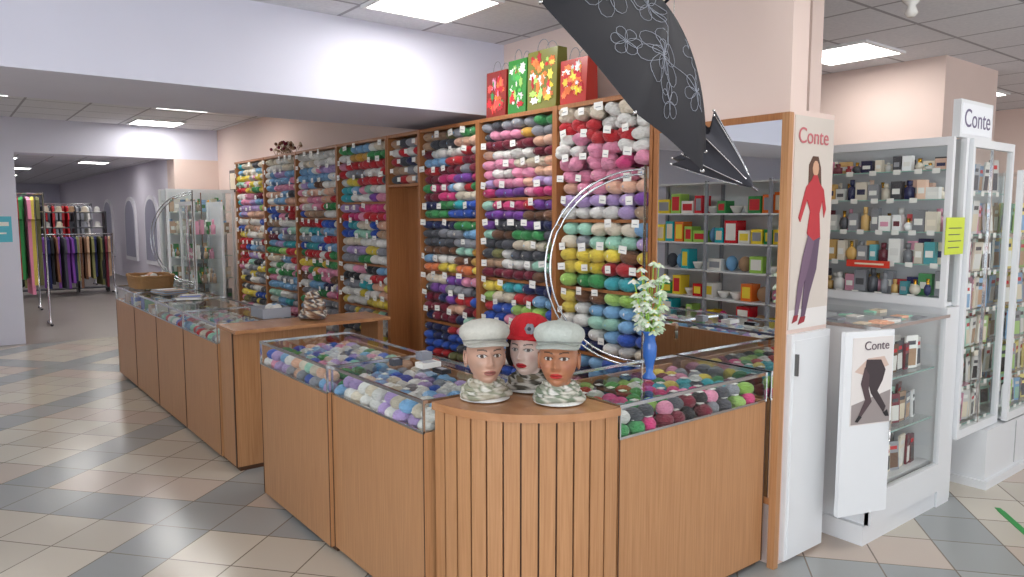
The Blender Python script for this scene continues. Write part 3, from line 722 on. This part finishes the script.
def cabinet(name, M, w, d, z0, z1, zs, P, back=S(196, 200, 204), iname='cosmetic_products', fill=1.0, hm=.2, kind='mix'):
    b = MB(); b.M = M; t = .03
    for xx in (0, w-t):
        b.box(xx, xx+t, 0, t, z0, z1, mat=M_LAM); b.box(xx, xx+t, d-t, d, z0, z1, mat=M_LAM)
    b.box(t, w-t, 0, t, z1-.045, z1, mat=M_LAM); b.box(t, w-t, 0, t, z0, z0+.05, mat=M_LAM)
    b.box(t, w-t, t, d-.012, z0, z0+.02, mat=M_LAM)
    b.pane((t, t, z1-.01), (w-t, t, z1-.01), (w-t, d, z1-.01), (t, d, z1-.01), M_GLASS)
    b.box(t, w-t, d-.012, d, z0, z1, back, M_PAINT); b.box(w/2-.006, w/2+.006, .004, .02, z0+.05, z1-.045, (.7, .7, .7), M_METAL)
    for q in (t*.5, w-t*.5): b.pane((q, t, z0+.02), (q, d-t, z0+.02), (q, d-t, z1-.02), (q, t, z1-.02), M_GLASS)
    b.pane((t, .012, z0+.05), (w-t, .012, z0+.05), (w-t, .012, z1-.045), (t, .012, z1-.045), M_GLASS)
    for z in zs:
        b.pane((t+.004, .035, z), (w-t-.004, .035, z), (w-t-.004, d-.014, z), (t+.004, d-.014, z), M_GLASS); b.box(t+.004, w-t-.004, .032, .035, z-.006, z, S(150, 190, 180), M_GLOSS)
    b.obj(name)
    y = MB(); y.M = M; zz = list(zs)+[z1-.05]
    for i in range(len(zs)):
        for yy in ((.075, d*.45, d*.75) if d > .2 else (.075, .13)):
            x = t+.05
            while x < w-t-.05:
                if random.random() < fill: x += item(y, x, yy, zs[i]+.001, min(hm, zz[i+1]-zs[i]-.03), P, kind)*(.6 if kind == 'mix' else .9)+(.03 if kind == 'mix' else .008)
                else: x += .08
        x = t+.06
        while x < w-.09:
            y.box(x, x+.04, .027, .029, zs[i]-.02, zs[i]+.008, W_, M_PAINT); x += random.uniform(.08, .14)
    y.obj(iname)
PP = [PK, W_, BU, MU, NV, TQ, W_, GR, CR, DG, GY, RD, W_, PE, CR, GY]
cabinet('glass_display_cabinet', faceX(4.30, 3.7), 2.0, .2, 1.13, 2.05, (1.18, 1.36, 1.54, 1.72, 1.88), PP)
simple('cabinet_base_panel', M_LAM, (4.345, 4.50, 1.70, 3.7, 0, 1.125))
b = MB(); b.box(3.53, 4.34, 1.71, 3.7, 0, .1, mat=M_LAM); b.box(3.56, 3.58, 1.70, 3.7, .1, 1.08, mat=M_LAM)
b.box(3.56, 4.34, 1.69, 1.72, .1, .26, mat=M_LAM); b.box(4.31, 4.34, 1.69, 1.72, .26, 1.08, mat=M_LAM); b.box(3.58, 3.6, 1.69, 1.72, .26, 1.08, mat=M_LAM)
b.pane((3.6, 1.703, .26), (4.31, 1.703, .26), (4.31, 1.703, 1.08), (3.6, 1.703, 1.08), M_GLASS); b.pane((3.555, 1.685, 1.087), (4.34, 1.685, 1.087), (4.34, 3.7, 1.087), (3.555, 3.7, 1.087), M_GLASS)
b.box(3.58, 4.34, 1.75, 3.6, .24, .26, mat=M_LAM); b.box(3.58, 4.34, 2.42, 2.44, .26, 1.07, mat=M_LAM)
for z in (.52, .8): b.pane((3.6, 1.74, z), (4.31, 1.74, z), (4.31, 2.41, z), (3.6, 2.41, z), M_GLASS); b.box(3.6, 4.31, 1.737, 1.741, z-.006, z, S(160, 196, 188), M_GLOSS)
b.box(3.555, 4.34, 1.683, 1.695, 1.078, 1.094, (.75, .75, .75), M_METAL)
b.box(3.555, 3.567, 1.695, 3.7, 1.078, 1.094, (.75, .75, .75), M_METAL)
b.obj('low_glass_counter')
b = MB()
for z in (.261, .521, .801):
    for yy in (1.80, 1.90, 2.0, 2.12, 2.24, 2.34):
        x = 3.66
        while x < 4.25: x += item(b, x, yy, z, .19, [DG, W_, PK, GY, TA, W_, BU, CR, W_, MT, BR], 'packet')*.9+.006
for k in range(22): b.box(*(lambda x, y: (x, x+.08, y, y+.06))(random.uniform(3.62, 4.2), random.uniform(1.72, 2.3)), 1.0881, 1.09+.0007*k, random.choice((W_, GY, CR, PE, MT)), M_PAINT)
b.obj('boxed_hosiery')
e = empty('hosiery_poster_board'); e.location = (3.31, 1.735, 0); e.rotation_euler = (0, 0, math.atan2(-.085, .27))
b = MB(); b.box(0, .3, -.012, .012, .2, 1.09, mat=M_LAM); b.box(.045, .292, -.0145, -.012, .64, 1.06, S(222, 216, 212), M_PAINT)
F = lambda pts, c, k: b.poly(pts, 'y', -.0150-.0006*k, -.0146-.0006*k, c)
F([(.05, .645), (.288, .645), (.288, .80), (.05, .74)], S(150, 140, 138), 0)
F([(.06, .90), (.14, .96), (.24, .965), (.27, .92), (.2, .9), (.12, .88)], S(206, 180, 166), 1)
F([(.13,.955),(.22,.95),(.25,.9),(.235,.85),(.205,.80),(.262,.72),(.248,.69),(.165,.79),(.15,.83),(.12,.89)], S(56, 44, 48), 2)
F([(.12,.92),(.15,.88),(.15,.81),(.172,.75),(.11,.68),(.095,.69),(.13,.76),(.10,.84)], S(78, 60, 64), 3)
F([(.245,.69),(.27,.705),(.284,.67),(.26,.672)], S(20, 16, 20), 4); F([(.095,.69),(.115,.68),(.09,.655),(.072,.66)], S(20, 16, 20), 4)
b.tube([(.28, -.03, .55), (.28, -.03, .65)], .005, (.7, .7, .7), M_METAL); b.obj('board', e)
text('title', 'Conte', .06, (.19, -.0165, 1.0), (pi/2, 0, 0), S(90, 70, 80), e)
PT = [W_, MT, CR, LG, GY, W_, TA, LB, CR, PK, W_]
cabinet('tall_display_cabinet', faceY(4.51, 1.68), .60, .36, .36, 2.05, (.42, .64, .86, 1.08, 1.3, 1.52, 1.76), PT, back=S(214, 220, 222), iname='hosiery_packets', kind='packet')
simple('cabinet_support_plinth', M_LAM, (4.52, 4.56, 1.72, 2.04, 0, .355))
cabinet('tall_display_cabinet', faceY(5.14, 1.64), .7, .36, .37, 1.9, (.43, .64, .86, 1.08, 1.3, 1.52), [W_, MT, YE, LG, GY, TA, LB], iname='hosiery_packets', kind='packet')
b = MB(); b.box(4.85, 5.9, 1.63, 1.99, 0, .05, mat=M_LAM); b.box(4.87, 5.88, 1.65, 1.99, .05, .355, mat=M_LAM); b.box(5.33, 5.335, 1.645, 1.65, .07, .34, (.4, .4, .4)); b.obj('white_plinth_cupboard')
e = empty('brand_sign'); b = MB(); b.box(4.42, 4.86, 1.72, 1.76, 2.055, 2.26, mat=M_LAM); b.box(4.44, 4.84, 1.717, 1.72, 2.075, 2.24, S(236, 238, 242)); b.obj('panel', e)
text('lettering', 'Conte', .14, (4.64, 1.716, 2.115), (pi/2, 0, 0), S(110, 100, 130), e)
b = MB(); b.box(4.25, 4.48, 1.692, 1.697, 1.42, 1.62, S(206, 222, 70), M_PAINT)
for k in range(4): b.box(4.28, 4.44-.02*(k % 2), 1.6905, 1.692, 1.56-.035*k, 1.565-.035*k, DG, M_PAINT)
b.obj('price_notice')
b = MB(); b.box(4.285, 4.295, 2.0, 2.25, 1.33, 1.37, S(210, 60, 40)); b.box(4.283, 4.285, 2.03, 2.2, 1.345, 1.355, CR); b.obj('sale_sign')
b = MB(); b.M = Matrix.Translation((4.42, 1.33, 0)) @ Matrix.Rotation(math.radians(40), 4, 'Z'); b.box(-.2, .2, -.018, .018, 0.0005, .003, S(40, 150, 70)); b.box(.2, .24, -.014, .014, .0005, .003, S(40, 150, 70)); b.obj('floor_marking_tape')
b = MB(); b.box(3.05, 3.12, 1.845, 1.86, 2.66, 2.74, W_, M_GLOSS); b.sph((3.085, 1.82, 2.68), (.025, .045, .025), W_, M_GLOSS, 14, 10); b.sph((3.085, 1.778, 2.675), .012, BK, M_GLOSS); b.obj('security_camera')
b = MB(); b.lathe((4.40, 2.0, H), [(.0, -.11), (.02, -.11), (.035, -.09), (.02, -.05), (.05, -.02), (.05, -.001)], W_, M_GLOSS, 20); b.obj('smoke_detector')

# ------------------------------------------------------------------ shelving opposite (seen in the mirror)
w = 3.0; d = .4
b = MB(); b.M = facePX(-2.4, 4.4)
for k in range(4): b.box(k*(w-.04)/3, k*(w-.04)/3+.04, 0, .04, 0, 2.1, GY, M_PAINT); b.box(k*(w-.04)/3, k*(w-.04)/3+.04, d-.04, d, 0, 2.1, GY, M_PAINT)
for z in (.12, .5, .88, 1.26, 1.66, 2.08): b.box(0, w, 0, d, z-.02, z, mat=M_LAM)
b.box(0, w, d, d+.01, 0, 2.1, S(225, 230, 236), M_PAINT); b.obj('open_display_shelving')
b = MB(); b.M = facePX(-2.4, 4.4)
for z in (.12, .5, .88, 1.26, 1.66):
    x = .12
    while x < w-.2:
        k = random.random(); ww = random.uniform(.10, .22); hh = random.uniform(.16, .31)
        if k < .62: b.box(x, x+ww, .08, .28, z+.001, z+hh, random.choice((YE, W_, LG, RD, YE, W_, TQ, GR, OR)), M_GLOSS); b.box(x+.02, x+ww-.02, .078, .08, z+.04, z+hh-.04, random.choice((W_, GY, CR, YE, RD)), M_PAINT)
        elif k < .8: b.lathe((x+ww/2, .18, z), [(.0, .002), (ww*.25, .002), (ww*.5, .08), (ww*.52, .1), (ww*.46, .09), (ww*.2, .02)], W_, M_GLOSS, 20)
        else: b.sph((x+ww/2, .18, z+.105), (ww*.45, .09, .104), random.choice((DG, PK, HP, TA, LB)), M_CLOTH)
        x += ww+.025
b.obj('household_goods')

# ------------------------------------------------------------------ far left area
cabinet('white_display_cabinet', faceY(2.35, 10.15), .85, .4, 0, 1.97, (.5, .8, 1.1, 1.4, 1.68), [W_, GY, TA, CR, LB, GR], iname='souvenirs', back=S(230, 232, 236))
cabinet('white_display_cabinet', faceX(2.45, 9.95), .6, .36, .0, 1.8, (.5, .8, 1.1, 1.4), [W_, GY, TA, PK, GR], fill=.8, iname='souvenirs', back=S(230, 232, 236))
for i, (y, z, w, h, c) in enumerate(((9.75, 2.12, .22, .28, BK), (10.1, 2.0, .26, .2, MU), (9.6, 1.8, .16, .14, BR), (10.45, 2.1, .3, .3, DG))):
    b = MB(); b.box(3.29, 3.319, y-w/2, y+w/2, z-h/2, z+h/2, c, M_GLOSS); b.box(3.285, 3.29, y-w*.38, y+w*.38, z-h*.36, z+h*.36, CR, M_PAINT); b.obj('wall_picture')
def garment(b, x, y, z, L, w, col, R):
    pts = [(-.03, 0), (-w*.5, -.05), (-w*.62, -.32), (-w*.5, -.34), (-w*.42, -.16), (-w*.42, -L*.55), (-w*.6, -L), (w*.6, -L), (w*.42, -L*.55), (w*.42, -.16), (w*.5, -.34), (w*.62, -.32), (w*.5, -.05), (.03, 0)]
    s_ = MB(); s_.poly([(p[0], p[1]) for p in pts], 'y', -.022, .022, col, M_CLOTH)
    T = Matrix.Translation((x, y, z)) @ R; b.add([tuple(T @ Vector(p)) for p in s_.v], s_.f, col, M_CLOTH)
    b.tube([tuple(T @ Vector(p)) for p in ((0, 0, -.02), (0, 0, .03), (.015, 0, .05))], .003, (.6, .6, .6), M_METAL, 5)
def rack(name, x0, y0, L, ang, zt, cols, glen, gap=.065):
    b = MB(); b.M = Matrix.Translation((x0, y0, 0)) @ Matrix.Rotation(ang, 4, 'Z')
    b.tube([(0, 0, zt), (L, 0, zt)], .014, (.6, .6, .62), M_METAL)
    for xx in (0, L):
        b.tube([(xx, 0, .04), (xx, 0, zt+.02)], .014, (.6, .6, .62), M_METAL); b.tube([(xx, -.22, .03), (xx, .22, .03)], .014, (.6, .6, .62), M_METAL)
        for q in (-.2, .2): b.sph((xx, q, .022), .022, BK, M_GLOSS)
    k = .08
    while k < L-.05:
        garment(b, k, 0, zt-.05, glen*random.uniform(.8, 1.05), .36, jit(random.choice(cols), .3), Matrix.Rotation(pi/2+random.uniform(-.2, .2), 4, 'Z')); k += gap
    b.obj(name)
rack('clothes_rack', .30, 12.9, 1.0, 0, 1.95, [MU, OL, RD, YE, LG, HP, LG, PK, GR], 1.4)
rack('clothes_rack', .4, 15.2, 1.0, 0, 1.9, [DG, BK, NV, BU, TA, HP], 1.3)
rack('clothes_rack', 1.25, 17.4, 1.7, .0, 1.25, [DG, BK, NV, TA, BR, OL, PU, BU], 1.0)
rack('clothes_rack', 1.25, 19.8, 1.7, .0, 1.9, [DG, RD, NV, GY, W_, BU, PK], .8)
rack('clothes_rack', 1.3, 22.5, 1.7, .0, 1.9, [DG, BK, GY, TA, BU, OL], 1.3)
b = MB(); b.M = Matrix.Translation((1.25, 17.95, 0))
for xx in (0, .55, 1.1, 1.66): b.box(xx, xx+.04, 0, .3, 0, 1.72, BK, M_PAINT)
for z in (.1, 1.38, 1.7): b.box(.04, 1.66, 0, .3, z-.02, z, DG, M_PAINT)
for z in (1.381, 1.701):
    for k in range(7):
        b.lathe((.14+.235*k, .15, z), [(.0, .0), (.1, .0), (.1, .01), (.055, .02), (.055, .08), (.035, .12), (0, .125)], random.choice((W_, DG, TA, CR, GY)), M_CLOTH, 16)
b.obj('hat_display_shelf')
b = MB(); b.box(.50, .78, 11.19, 11.199, 1.3, 1.62, S(90, 190, 210)); b.box(.53, .75, 11.187, 11.19, 1.5, 1.55, W_); b.box(.53, .72, 11.187, 11.19, 1.4, 1.42, W_); b.obj('wall_notice')

# ------------------------------------------------------------------ world
w = bpy.data.worlds.new('world'); sc.world = w; w.use_nodes = True
bg = w.node_tree.nodes['Background']; bg.inputs[0].default_value = (.92, .95, 1.0, 1); bg.inputs[1].default_value = 1.4
